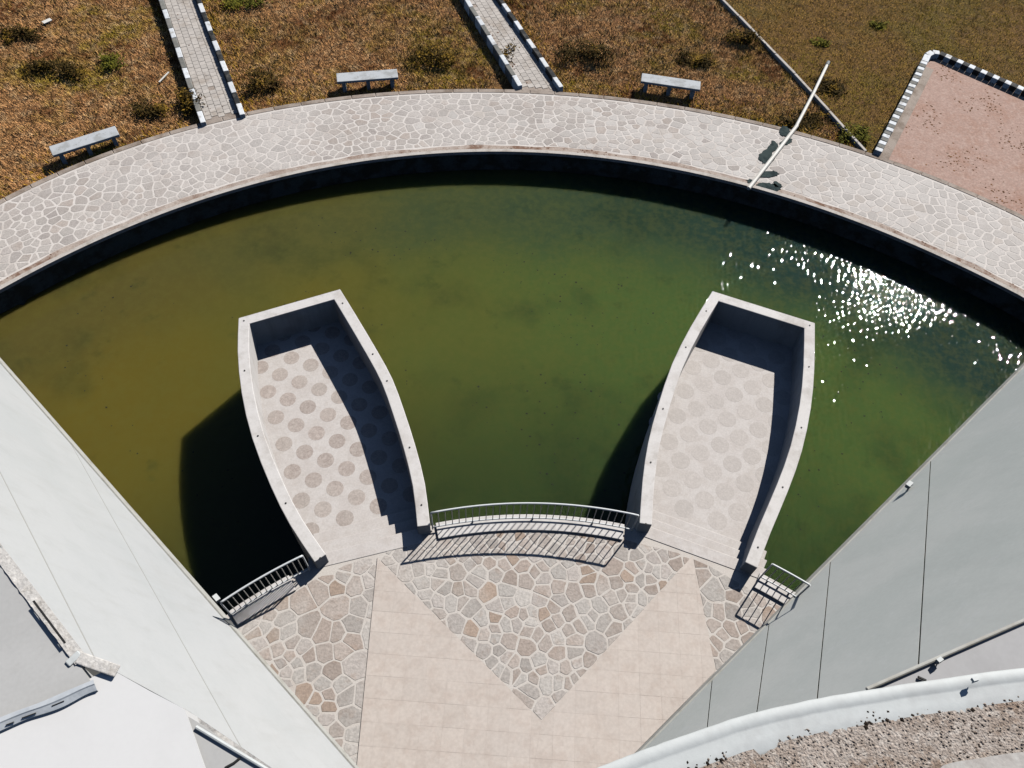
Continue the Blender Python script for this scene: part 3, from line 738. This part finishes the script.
# aggregate bed with an uneven edge
bed_px = [(596, 800), (660, 776), (700, 762), (764, 745), (800, 737), (842, 727), (868, 717), (896, 715), (925, 711), (955, 709), (985, 703), (1024, 693), (1100, 684), (1200, 680)]
bed = spline([at(x, y, ZR+.012) for x, y in bed_px], 130)
bed = [p+Vector((rnd.uniform(-.008, .008), rnd.uniform(-.04, .03)+.03*math.sin(p.x*9)*math.sin(p.x*3.1+1), 0)) for p in bed]
poly = bed+[at(1290, 890, ZR+.012), at(800, 990, ZR+.012), at(560, 900, ZR+.012)]
poly = poly if area2(poly) > 0 else poly[::-1]
b = MB(); b.prism(poly, (0, 0, -.03)); b.build('aggregate_bed', M['gravel'], nr)
patch = [at(x+rnd.uniform(-3, 3), y+rnd.uniform(-1.5, 1.5), ZR+.03) for x, y in [(938, 768), (955, 762), (975, 757.5), (1000, 755), (1024, 752), (1060, 752), (1120, 760), (1120, 800), (1000, 800), (930, 790)]]
patch = patch if area2(patch) > 0 else patch[::-1]
b = MB(); b.prism([Vector(p) for p in chaikin([(p.x, p.y) for p in patch])] if False else [Vector((*p, ZR+.03)) for p in chaikin([(p.x, p.y) for p in patch])], (0, 0, -.03)); b.build('render_patch', M['ring'], nr)
bp = [(p.x, p.y) for p in poly]
def bits(name, n, region, z, mat, parent, smin, smax, flat=.5, filt=None, kind='stuff'):
    xs = [p[0] for p in region]; ys = [p[1] for p in region]
    X = nrs.uniform(min(xs), max(xs), n*3); Y = nrs.uniform(min(ys), max(ys), n*3); k = inpoly(X, Y, region)
    if filt is not None: k &= filt(X, Y)
    X, Y = X[k][:n], Y[k][:n]; b = MB()
    for x, y in zip(X, Y):
        s = rnd.uniform(smin, smax); a = rnd.uniform(0, 6.28)
        ring = [(x+math.cos(a+q)*s*rnd.uniform(.7, 1.1), y+math.sin(a+q)*s*rnd.uniform(.5, 1.1), z) for q in (0, 1.57, 3.14, 4.71)]
        b.add(ring+[(x, y, z+s*flat)], [(0, 1, 4), (1, 2, 4), (2, 3, 4), (3, 0, 4)])
    o = b.build(name, mat, parent)
    if kind: o['kind'] = kind
    return o
vis = [tuple(at(x, y, ZR)[:2]) for x, y in [(590, 790), (764, 735), (868, 708), (1030, 684), (1060, 790)]]
bits('pebbles', 2800, [p for p in bp], ZR+.010, M['pebble'], nr, .006, .02, .7, lambda X, Y: inpoly(X, Y, vis))
strip = [tuple(p[:2]) for p in [q+Vector((0, .03, 0)) for q in bed]]+[tuple(p[:2]) for p in [q+Vector((0, -.05, 0)) for q in bed[::-1]]]
bits('moss', 800, strip, ZR+.012, M['moss'], nr, .008, .026, .4, lambda X, Y: (np.sin(X*9)+np.sin(X*23+1)+np.sin(X*4.1+2)) > .55)
floodlight(at(972, 683, ZR+.05), (-.3, .9, -.2), nr, .28)

# ------------------------------------------------------------------ walkways with painted kerbs
def kerb_line(pts, z, hgt, wid, blk, mats, label, group, parent_name='painted_kerb', start=0, gap=.012, piece='kerb_stone'):
    """blocks along a polyline"""
    t = empty(parent_name, (pts[0].x, pts[0].y, z), label=label, cat='kerb', group=group); i = start
    for a, b_ in zip(pts[:-1], pts[1:]):
        L = (b_-a).length; n = max(1, round(L/blk)); e = (b_-a)/L; s = Vector((-e.y, e.x, 0)); st = L/n
        for k in range(n):
            c = a+e*(k+.5)*st; q = MB(); q.box(Vector((c.x, c.y, z+hgt/2-.15+rnd.uniform(-.008, .006)))+s*rnd.uniform(-.008, .008), e*(st/2-gap/2)+s*rnd.uniform(-.006, .006), s*wid/2+Vector((0, 0, rnd.uniform(-.004, .004))), Vector((0, 0, hgt/2+.15)))
            bevel(q.build(piece, mats[i % len(mats)], t), .02, 2); i += 1
    return t
def walkway(lp, rp, label_l, label_r, ext, z=Z_PATH-.02):
    """lp / rp: pixel pairs (far, near) of left and right kerb centre lines at kerb-top height"""
    KH = .17
    L = [at(*p, z+KH) for p in lp]; Rr = [at(*p, z+KH) for p in rp]
    L[0] = L[1]+(L[0]-L[1])*ext; Rr[0] = Rr[1]+(Rr[0]-Rr[1])*ext
    for P in (L, Rr):
        for p in P: p.z = 0
    b = MB(); poly = [L[0], L[1], Rr[1], Rr[0]]; poly = [Vector((p.x, p.y, z-.01)) for p in poly]; poly = poly if area2(poly) > 0 else poly[::-1]
    b.prism(poly, (0, 0, -.4)); wk = b.build('paved_walkway', M['border']); tag(wk, kind='structure')
    e = (L[0]-L[1]).normalized(); s = Vector((-e.y, e.x, 0)); s = s if s.dot(Rr[1]-L[1]) > 0 else -s
    W = (Rr[1]-L[1]).dot(s)-.2; nrow = int((L[0]-L[1]).length/.21)+3; q = MB(); nx = 5; tw = W/nx
    for i in range(-2, nrow):
        for k in range(nx):
            if rnd.random() < .012: continue
            c = L[1]+e*(i*.21+(.1 if k % 2 else 0))+s*(.1+tw*(k+.5)); zz = z+rnd.uniform(0, .008)
            if (c-Vector((PC.x, PC.y, 0))).length < r_out(math.atan2(c.x-PC.x, c.y-PC.y))+.16: continue
            q.box(Vector((c.x, c.y, zz-.02)), s*(tw/2-.006), e*.099, Vector((0, 0, .02)))
    tag(q.build('pavers', M['paver'], wk), kind='stuff')
    kerb_line([L[1], L[0]], z, KH, .17, .6, (M['kw'], M['kg']), label_l, 'painted kerbs beside the walkways')
    kerb_line([Rr[1], Rr[0]], z, KH, .17, .6, (M['kw'], M['kb']), label_r, 'painted kerbs beside the walkways')
    return [tuple(p[:2]) for p in (L[0]-s*.12, L[1]-s*.12, Rr[1]+s*.12, Rr[0]+s*.12)]
wk1 = walkway(((161, 0), (203, 122.5)), ((198.5, 0), (242.5, 114.5)), 'white and grey kerb left of the walkway nearest the white wall', 'white and black kerb right of the walkway nearest the white wall', 1.5)
wk2 = walkway(((467, 0), (520.5, 85.5)), ((501, 0), (561.5, 87)), 'white and grey kerb left of the walkway between the middle and right benches', 'white and black kerb right of the walkway between the middle and right benches', 1.6)
# low edging that divides the dry grass from the greener lawn
ed = [at(866, 151, Z_GRASS+.16), at(795, 73, Z_GRASS+.16), at(722, -2, Z_GRASS+.16), at(640, -90, Z_GRASS+.16)]
for p in ed: p.z = 0
kerb_line(ed, Z_GRASS, .16, .11, 1.25, (M['rimcap'],), 'thin pale concrete edging under the white pipe dividing dry grass and lawn', None, 'lawn_edging', gap=.02, piece='edging_stone')
# court with checked kerb
ZC = Z_PATH-.05; KT = ZC+.2
cl = [at(878.5, 151, KT), at(925, 61, KT)]; cr = [at(940, 52.5, KT), at(1024, 89, KT), at(1150, 144, KT)]
for p in cl+cr: p.z = 0
corner = [cl[1], at(928, 54.5, KT), at(933, 51.5, KT), cr[0]]
for p in corner: p.z = 0
court_poly = [cl[0]+Vector((.1, -.1, 0)), cl[1], cr[0], cr[1], cr[2], at(1180, 300, ZC), at(1024, 217, ZC), at(940, 184, ZC)]
cpv = [Vector((p.x, p.y, ZC)) for p in court_poly]; cpv = cpv if area2(cpv) > 0 else cpv[::-1]
b = MB(); b.prism(cpv, (0, 0, -.3)); court = b.build('brick_court', M['lot']); tag(court, kind='structure')
t = kerb_line([cl[0], cl[1]], ZC, .2, .24, .205, (M['kw'], M['kg']), 'checked kerb round the corner of the reddish brick court', None, 'checked_kerb', start=0)
def more(pts, blk, mats, start):
    i = start
    for a, b_ in zip(pts[:-1], pts[1:]):
        L = (b_-a).length; n = max(1, round(L/blk)); e = (b_-a)/L; s = Vector((-e.y, e.x, 0)); st = L/n
        for k in range(n):
            c = a+e*(k+.5)*st; q = MB(); q.box(Vector((c.x, c.y, ZC+.1-.1)), e*(st/2-.004), s*.12, Vector((0, 0, .2))); bevel(q.build('kerb_stone', mats[i % len(mats)], t), .015, 2); i += 1
more(corner, 9, (M['kw'],), 0)
more(cr, .235, (M['kb'], M['kw']), 0)
# plain concrete channel inside the kerb
def stripmesh(name, P, wid, z, mat, parent):
    b = MB()
    for a, b_ in zip(P[:-1], P[1:]):
        e = (b_-a).normalized(); s = Vector((e.y, -e.x, 0)); b.prism([Vector((*q[:2], z)) for q in (a+s*.1, a+s*wid, b_+s*wid, b_+s*.1)], (0, 0, -.05))
    return b.build(name, mat, parent)
stripmesh('channel', [cl[0], cl[1]], .42, ZC+.012, M['border'], court)
stripmesh('channel', [cr[0], cr[2]], .3, ZC+.012, M['border'], court)

# ------------------------------------------------------------------ benches
def bench():
    t = empty('bench', (0, 0, 0), label='concrete bench', cat='bench', group='concrete slab benches beside the curved path')
    q = MB(); q.box((0, 0, .455), (.98, 0, 0), (0, .24, 0), (0, 0, .045)); bevel(q.build('seat', M['concrete'], t), .015, 2)
    for x in (-.78, 0, .78):
        q = MB(); top = [Vector((x-.06, -.2, .41)), Vector((x+.06, -.2, .41)), Vector((x+.06, .2, .41)), Vector((x-.06, .2, .41))]
        bt = [Vector((x-.06, -.16, -.08)), Vector((x+.06, -.16, -.08)), Vector((x+.06, .16, -.08)), Vector((x-.06, .16, -.08))]
        q.add(top+bt, [(0, 1, 2, 3), (7, 6, 5, 4)]+[(i, i+4, (i+1) % 4+4, (i+1) % 4) for i in range(4)]); q.build('leg', M['concrete'], t)
    return t
def copy_tree(o, parent=None):
    c = o.copy(); C.objects.link(c)
    if parent: c.parent = parent
    for ch in list(o.children): copy_tree(ch, c)
    return c
proto = bench()
for i, (lp, rp, lab) in enumerate((((50.5, 151), (117, 130), 'pale concrete bench nearest the white wall, left of the first walkway'),
                                   ((336.5, 77.5), (397.5, 73), 'pale concrete bench midway between the two walkways'),
                                   ((641.5, 77), (700.5, 85.5), 'pale concrete bench nearest the white pipe, right of the second walkway'))):
    o = proto if i == 0 else copy_tree(proto)
    zt = Z_GRASS+.5; a, b_ = at(*lp, zt), at(*rp, zt); c = (a+b_)/2; d = b_-a
    o.location = (c.x, c.y, Z_GRASS); o.rotation_euler = (0, 0, math.atan2(d.y, d.x)); k = d.length/1.96; o.scale = (k, 1, 1); o['label'] = lab

# ------------------------------------------------------------------ white pipe
pp = [at(748.5, 188.5, -1.04), at(773, 157, -1.04), at(797, 125.5, -1.04)]; pq = [at(797, 125.5, -1.04), at(814, 92, -1.1), at(827.5, 64, -1.22)]
t = empty('drain_pipe', (pp[1].x, pp[1].y, Z_PATH), label='bent white plastic pipe lying across the path and over the pool edge', cat='pipe')
q = MB(); q.tub(pp, .062, 12); q.build('pipe_length', M['pvc'], t, False); q = MB(); q.tub([pp[2]+(pp[1]-pp[2])*.06]+pq[1:], .055, 12); q.build('pipe_length', M['pvc'], t)
q = MB(); q.tub([pq[2]+(pq[2]-pq[1])*-.05, pq[2]+(pq[2]-pq[1]).normalized()*.14], .068, 12); q.build('coupler', M['pvccap'], t)
def blob(name, px, z, mat, parent=None, jit=2.0):
    P = [at(x+rnd.uniform(-jit, jit), y+rnd.uniform(-jit, jit), z) for x, y in px]; P = chaikin([(p.x, p.y) for p in P])
    rough = []
    for i, p in enumerate(P):
        q = P[(i+1) % len(P)]
        for k in range(3): rough.append((p[0]+(q[0]-p[0])*k/3+rnd.uniform(-.03, .03), p[1]+(q[1]-p[1])*k/3+rnd.uniform(-.03, .03)))
    rough = ccw(rough); n = len(rough)
    return [(p[0], p[1], z) for p in rough]
b = MB()
for px in ([(758, 155), (768, 146), (775, 140), (780, 146), (770, 154), (776, 160), (766, 164)], [(757, 174), (768, 171), (779, 172), (776, 177), (764, 177)],
           [(756, 183), (772, 184), (784, 189), (776, 191), (760, 187)], [(778, 143), (786, 137), (792, 140), (786, 145)], [(780, 127), (789, 126), (791, 134), (784, 136), (779, 132)],
           [(773, 180), (779, 181), (783, 187), (776, 186)], [(745, 179), (752, 180), (750, 183)]):
    P = blob('x', px, Z_PATH+.024, None); b.prism([Vector(p) for p in P], (0, 0, -.02))
tag(b.build('wet_stain', M['stain']), 'dark wet algae stain on the pale path under the white pipe', 'stain')

# ------------------------------------------------------------------ grass
outer_grass = lambda X, Y: np.hypot(X-PC.x, Y-PC.y) > np.interp(np.arctan2(X-PC.x, Y-PC.y), np.linspace(-1.4, 1.4, 200), [r_out(t_) for t_ in np.linspace(-1.4, 1.4, 200)])+.06
cam_corners = [tuple(at(x, y, Z_GRASS)[:2]) for x, y in [(-40, -40), (1064, -40), (1064, 250), (512, 80), (-40, 230)]]
court2 = [(p.x, p.y) for p in cpv]
lawn_poly = [(p.x, p.y) for p in ed]+[tuple(at(*p, Z_GRASS)[:2]) for p in ((1200, -150), (1200, 220), (900, 165))]
def blades(name, X, Y, mat, lmin, lmax, wd, per=4, lean=.9, z=Z_GRASS, spread=.06):
    n = len(X)*per; bx = np.repeat(X, per)+nrs.normal(0, spread, n); by = np.repeat(Y, per)+nrs.normal(0, spread, n)
    a = nrs.uniform(0, 2*np.pi, n); L = nrs.uniform(lmin, lmax, n); tl = nrs.uniform(.25, 1, n)*lean
    dx, dy = np.cos(a), np.sin(a); px_, py_ = -dy*wd*.5, dx*wd*.5
    V = np.empty((n, 3, 3)); V[:, 0] = np.stack([bx+px_, by+py_, np.full(n, z-.01)], 1); V[:, 1] = np.stack([bx-px_, by-py_, np.full(n, z-.01)], 1)
    V[:, 2] = np.stack([bx+dx*L*np.sin(tl), by+dy*L*np.sin(tl), z+L*np.cos(tl)], 1)
    me = bpy.data.meshes.new(name); me.vertices.add(n*3); me.vertices.foreach_set('co', V.ravel())
    me.loops.add(n*3); me.loops.foreach_set('vertex_index', np.arange(n*3, dtype=np.int32)); me.polygons.add(n)
    me.polygons.foreach_set('loop_start', np.arange(0, n*3, 3, dtype=np.int32)); me.update(calc_edges=True); me.validate()
    o = link(name, me, mat); o['kind'] = 'stuff'; return o
def sample(n, region, clump=None):
    xs = [p[0] for p in region]; ys = [p[1] for p in region]
    X = nrs.uniform(min(xs), max(xs), n); Y = nrs.uniform(min(ys), max(ys), n)
    k = inpoly(X, Y, region) & outer_grass(X, Y) & ~inpoly(X, Y, wk1) & ~inpoly(X, Y, wk2) & ~inpoly(X, Y, court2)
    return X[k], Y[k]
# lawn soil sheet
lp_ = ccw(lawn_poly); X, Y = sample(150000, cam_corners)
il = inpoly(X, Y, lawn_poly)
tag(blades('dry_grass', X[~il], Y[~il], M['grass'], .06, .16, .019, 7, 1.3), 'short dry brown grass covering the ground beyond the path', 'grass')
tag(blades('lawn_grass', X[il], Y[il], M['lawn'], .04, .1, .018, 6, 1.3), 'short olive brown lawn grass round the brick court', 'grass')
# scattered tussocks that stand above the short grass
X, Y = sample(5200, cam_corners); il = inpoly(X, Y, lawn_poly); dens = np.sin(X*.9+2*np.sin(Y*.7))+np.sin(Y*1.3-X*.5+1)+nrs.normal(0, .8, len(X))
k = ~il & (dens > .2)
tag(blades('tussock_grass', X[k], Y[k], M['straw'], .1, .24, .03, 22, 1.15, Z_GRASS, .09), 'taller straw coloured tussocks in the dry grass beyond the path', 'grass')
# golden grass hugging path and kerbs
X, Y = sample(120000, cam_corners)
rr = np.hypot(X-PC.x, Y-PC.y)-np.interp(np.arctan2(X-PC.x, Y-PC.y), np.linspace(-1.4, 1.4, 200), [r_out(t_) for t_ in np.linspace(-1.4, 1.4, 200)])
def seg_d(X, Y, a, b_):
    ax, ay = a; bx, by = b_; t_ = np.clip(((X-ax)*(bx-ax)+(Y-ay)*(by-ay))/((bx-ax)**2+(by-ay)**2), 0, 1); return np.hypot(X-ax-t_*(bx-ax), Y-ay-t_*(by-ay))
dk = np.minimum(seg_d(X, Y, wk1[2], wk1[3]), seg_d(X, Y, wk2[2], wk2[3]))
pr = np.maximum(np.exp(-rr/.4)*.9, np.exp(-dk/.3)*.8); il = inpoly(X, Y, lawn_poly)
k = (nrs.rand(len(X)) < pr) & ~il
tag(blades('gold_grass', X[k], Y[k], M['gold'], .08, .24, .024, 4, 1.2), 'golden green grass fringe along the path border and kerbs', 'grass')
# lawn ground sheet (greener soil)
mesh_l = mesh('lawn', [(p[0], p[1], Z_GRASS+.004) for p in lp_], [tuple(range(len(lp_)))], M['lawnsoil']); tag(mesh_l, kind='structure')

# weeds and shrubs
def shrub(px, py, rx, ry, hgt, mat, label, n=320, leaf=.07):
    p = at(px, py, Z_GRASS); t = empty('shrub', p, label=label, cat='shrub', group='low weeds and shrubs in the grass')
    b = MB()
    cl_ = [(rnd.uniform(-.7, .7), rnd.uniform(-.7, .7), rnd.uniform(.2, .8)) for _ in range(11)]
    for _ in range(n):
        c = rnd.choice(cl_); x = c[0]*rx+rnd.gauss(0, .2)*rx; y = c[1]*ry+rnd.gauss(0, .24)*ry; z = max(.02, (c[2]+rnd.gauss(0, .22))*hgt)
        a = rnd.uniform(0, 6.28); el = rnd.uniform(-.3, 1.0); d = Vector((math.cos(a)*math.cos(el), math.sin(a)*math.cos(el), math.sin(el)))*leaf*rnd.uniform(.6, 1.7)
        s = Vector((-math.sin(a), math.cos(a), rnd.uniform(-.3, .3)))*leaf*.32; o = p+Vector((x, y, z))
        b.add([o-d*.5, o+s, o+d*.6, o-s], [(0, 1, 2, 3)])
    b.build('foliage', mat, t); q = MB()
    for c in cl_: q.tub([p+Vector((c[0]*rx*.3, c[1]*ry*.3, -.02)), p+Vector((c[0]*rx, c[1]*ry, c[2]*hgt))], [.014, .006], 5)
    q.build('stems', M['stem'], t)
S = [(56, 72, .95, .4, .38, 'bush', 'wide dark weed clump in the dry grass left of the first walkway'),
     (111, 66, .45, .4, .32, 'bushg', 'small green weed in the dry grass beside the wide dark clump'),
     (266, 88, .5, .45, .5, 'bush', 'dark bushy weed just right of the first walkway'),
     (434, 60, .8, .5, .45, 'bush', 'sprawling dark shrub left of the second walkway'),
     (582, 58, .8, .5, .5, 'bush', 'dark shrub with a golden top right of the second walkway'),
     (246, 6, .7, .45, .3, 'bushg', 'flat green weed patch at the top of the grass between the walkways'),
     (185, 108, .55, .5, .4, 'bush', 'dark weeds against the kerb above the first bench'),
     (150, 112, .6, .4, .3, 'bush', 'loose brownish weeds left of the kerb above the first bench'),
     (826, 88, .55, .5, .15, 'bush', 'dark shrub behind the upper end of the white pipe'),
     (736, 40, .7, .4, .4, 'bush', 'dark weed clump below the pale edging'),
     (815, 122, .55, .35, .13, 'bush', 'dark weeds beside the lower part of the white pipe'),
     (850, 138, .5, .35, .3, 'bushg', 'green weeds against the foot of the pale edging'),
     (880, 27, .3, .22, .16, 'bushg', 'small bright green tuft on the lawn'),
     (819, 44, .3, .22, .16, 'bushg', 'small yellow green tuft on the lawn above the pipe'),
     (941, 83, .22, .22, .16, 'bushg', 'small weed growing on the brick court'),
     (790, 128, .4, .3, .3, 'bush', 'dark weed at the path border left of the white pipe'),
     (18, 40, .7, .4, .28, 'bush', 'low olive weeds near the corner of the dry grass'),
     (695, 62, .6, .35, .25, 'bush', 'low brown weeds above the bench nearest the pipe'),
     (505, 60, .35, .5, .3, 'bush', 'narrow dark weeds along the left kerb of the second walkway')]
for px, py, rx, ry, h, mt, lab in S: shrub(px, py, rx*1.3, ry*1.15, h*(1.1 if mt == 'bush' else .9), M[mt], lab, int(900*rx*ry/.35)+90, .085)
# fallen leaves: along the inner path edge, on the court, on the walkways
def leaves(name, n, region, z, mat, s0_, s1_, filt, label):
    o = bits(name, n, region, z, mat, None, s0_, s1_, .25, filt); tag(o, label, 'leaves'); return o
reg = [tuple(at(x, y, Z_PATH)[:2]) for x, y in [(-20, 200), (512, 80), (1044, 220), (1044, 310), (512, 165), (-20, 305)]]
thg = np.linspace(-1.4, 1.4, 200); rig = np.array([r_in(t_) for t_ in thg])
def near_edge(X, Y):
    th_ = np.arctan2(X-PC.x, Y-PC.y); d = np.hypot(X-PC.x, Y-PC.y)-np.interp(th_, thg, rig)
    dens = np.clip(.2+.5*np.sin(th_*21)+.45*np.sin(th_*9+2)+th_*.5, 0, 1)
    return (d > .1) & (d < .33) & (nrs.rand(len(X)) < dens*np.exp(-np.abs(d-.2)/.1))
leaves('leaf_litter', 6500, reg, Z_PATH+.004, M['leafb'], .015, .05, near_edge, 'brown leaf litter along the pool edge of the path')
for o in [bpy.data.objects['leaf_litter']]: pass
for wk_, lab in ((wk1, 'brown dirt and leaves on the walkway nearest the white wall'), (wk2, 'brown dirt and leaves on the walkway between the middle and right benches')):
    A0, A1 = np.array(wk_[1]), np.array(wk_[0]); B0 = np.array(wk_[2]); ax = (A1-A0)/np.linalg.norm(A1-A0); sx = (B0-A0)-ax*((B0-A0)@ax); W0 = np.linalg.norm(sx); sx = sx/W0
    def wf(X, Y, A0=A0, ax=ax, sx=sx, W0=W0):
        u_ = (X-A0[0])*ax[0]+(Y-A0[1])*ax[1]; v_ = (X-A0[0])*sx[0]+(Y-A0[1])*sx[1]
        cl2 = np.sin(u_*2.3)+np.sin(u_*5.1+1)*.7+nrs.normal(0, .3, len(X)) > .3
        return (u_ > .25) & (v_ > .24) & (v_ < W0-.24) & (nrs.rand(len(X)) < np.where(cl2, np.exp(-(v_-.24)/.16), .03))
    leaves('walkway_leaves', 700, list(wk_), Z_PATH-.01, M['leafb'], .015, .05, wf, lab)
creg = court2; lob = lambda X, Y: (np.sin(X*2.1+Y)+np.sin(Y*2.7-X*1.3)+np.sin(X*5+1)*.5+nrs.normal(0, .6, len(X))) > .9
leaves('court_leaves', 2400, creg, ZC+.003, M['leaf'], .012, .05, lob, 'brown leaves and weeds scattered on the brick court')
for i, (px, py, a_, L_, W_) in enumerate(((47, 21, .9, .16, .09), (164, 77, 1.3, .3, .025), (722, 2, .4, .05, .05))):
    if i == 2: continue
    p = at(px, py, Z_GRASS+.1); q = MB(); q.box(p, Vector((math.cos(a_), math.sin(a_), 0))*L_, Vector((-math.sin(a_), math.cos(a_), 0))*W_, Vector((0, 0, .012)))
    tag(q.build('litter_scrap', M['pvc']), ('crumpled white scrap lying on the dry grass near the corner', 'thin white stick lying on dry grass beside the first walkway')[i], 'litter')
# specks floating on the pool
wreg = [tuple(at(x, y, Z_WATER)[:2]) for x, y in [(20, 330), (300, 215), (650, 220), (950, 330), (800, 540), (500, 500), (200, 560)]]
o = bits('floating_debris', 480, wreg, Z_WATER+.002, M['floater'], None, .012, .042, .1, lambda X, Y: (np.sin(X*.9)+np.sin(Y*1.3+X*.4)) > .1)
tag(o, 'dark specks of debris floating on the green pool water', 'debris')
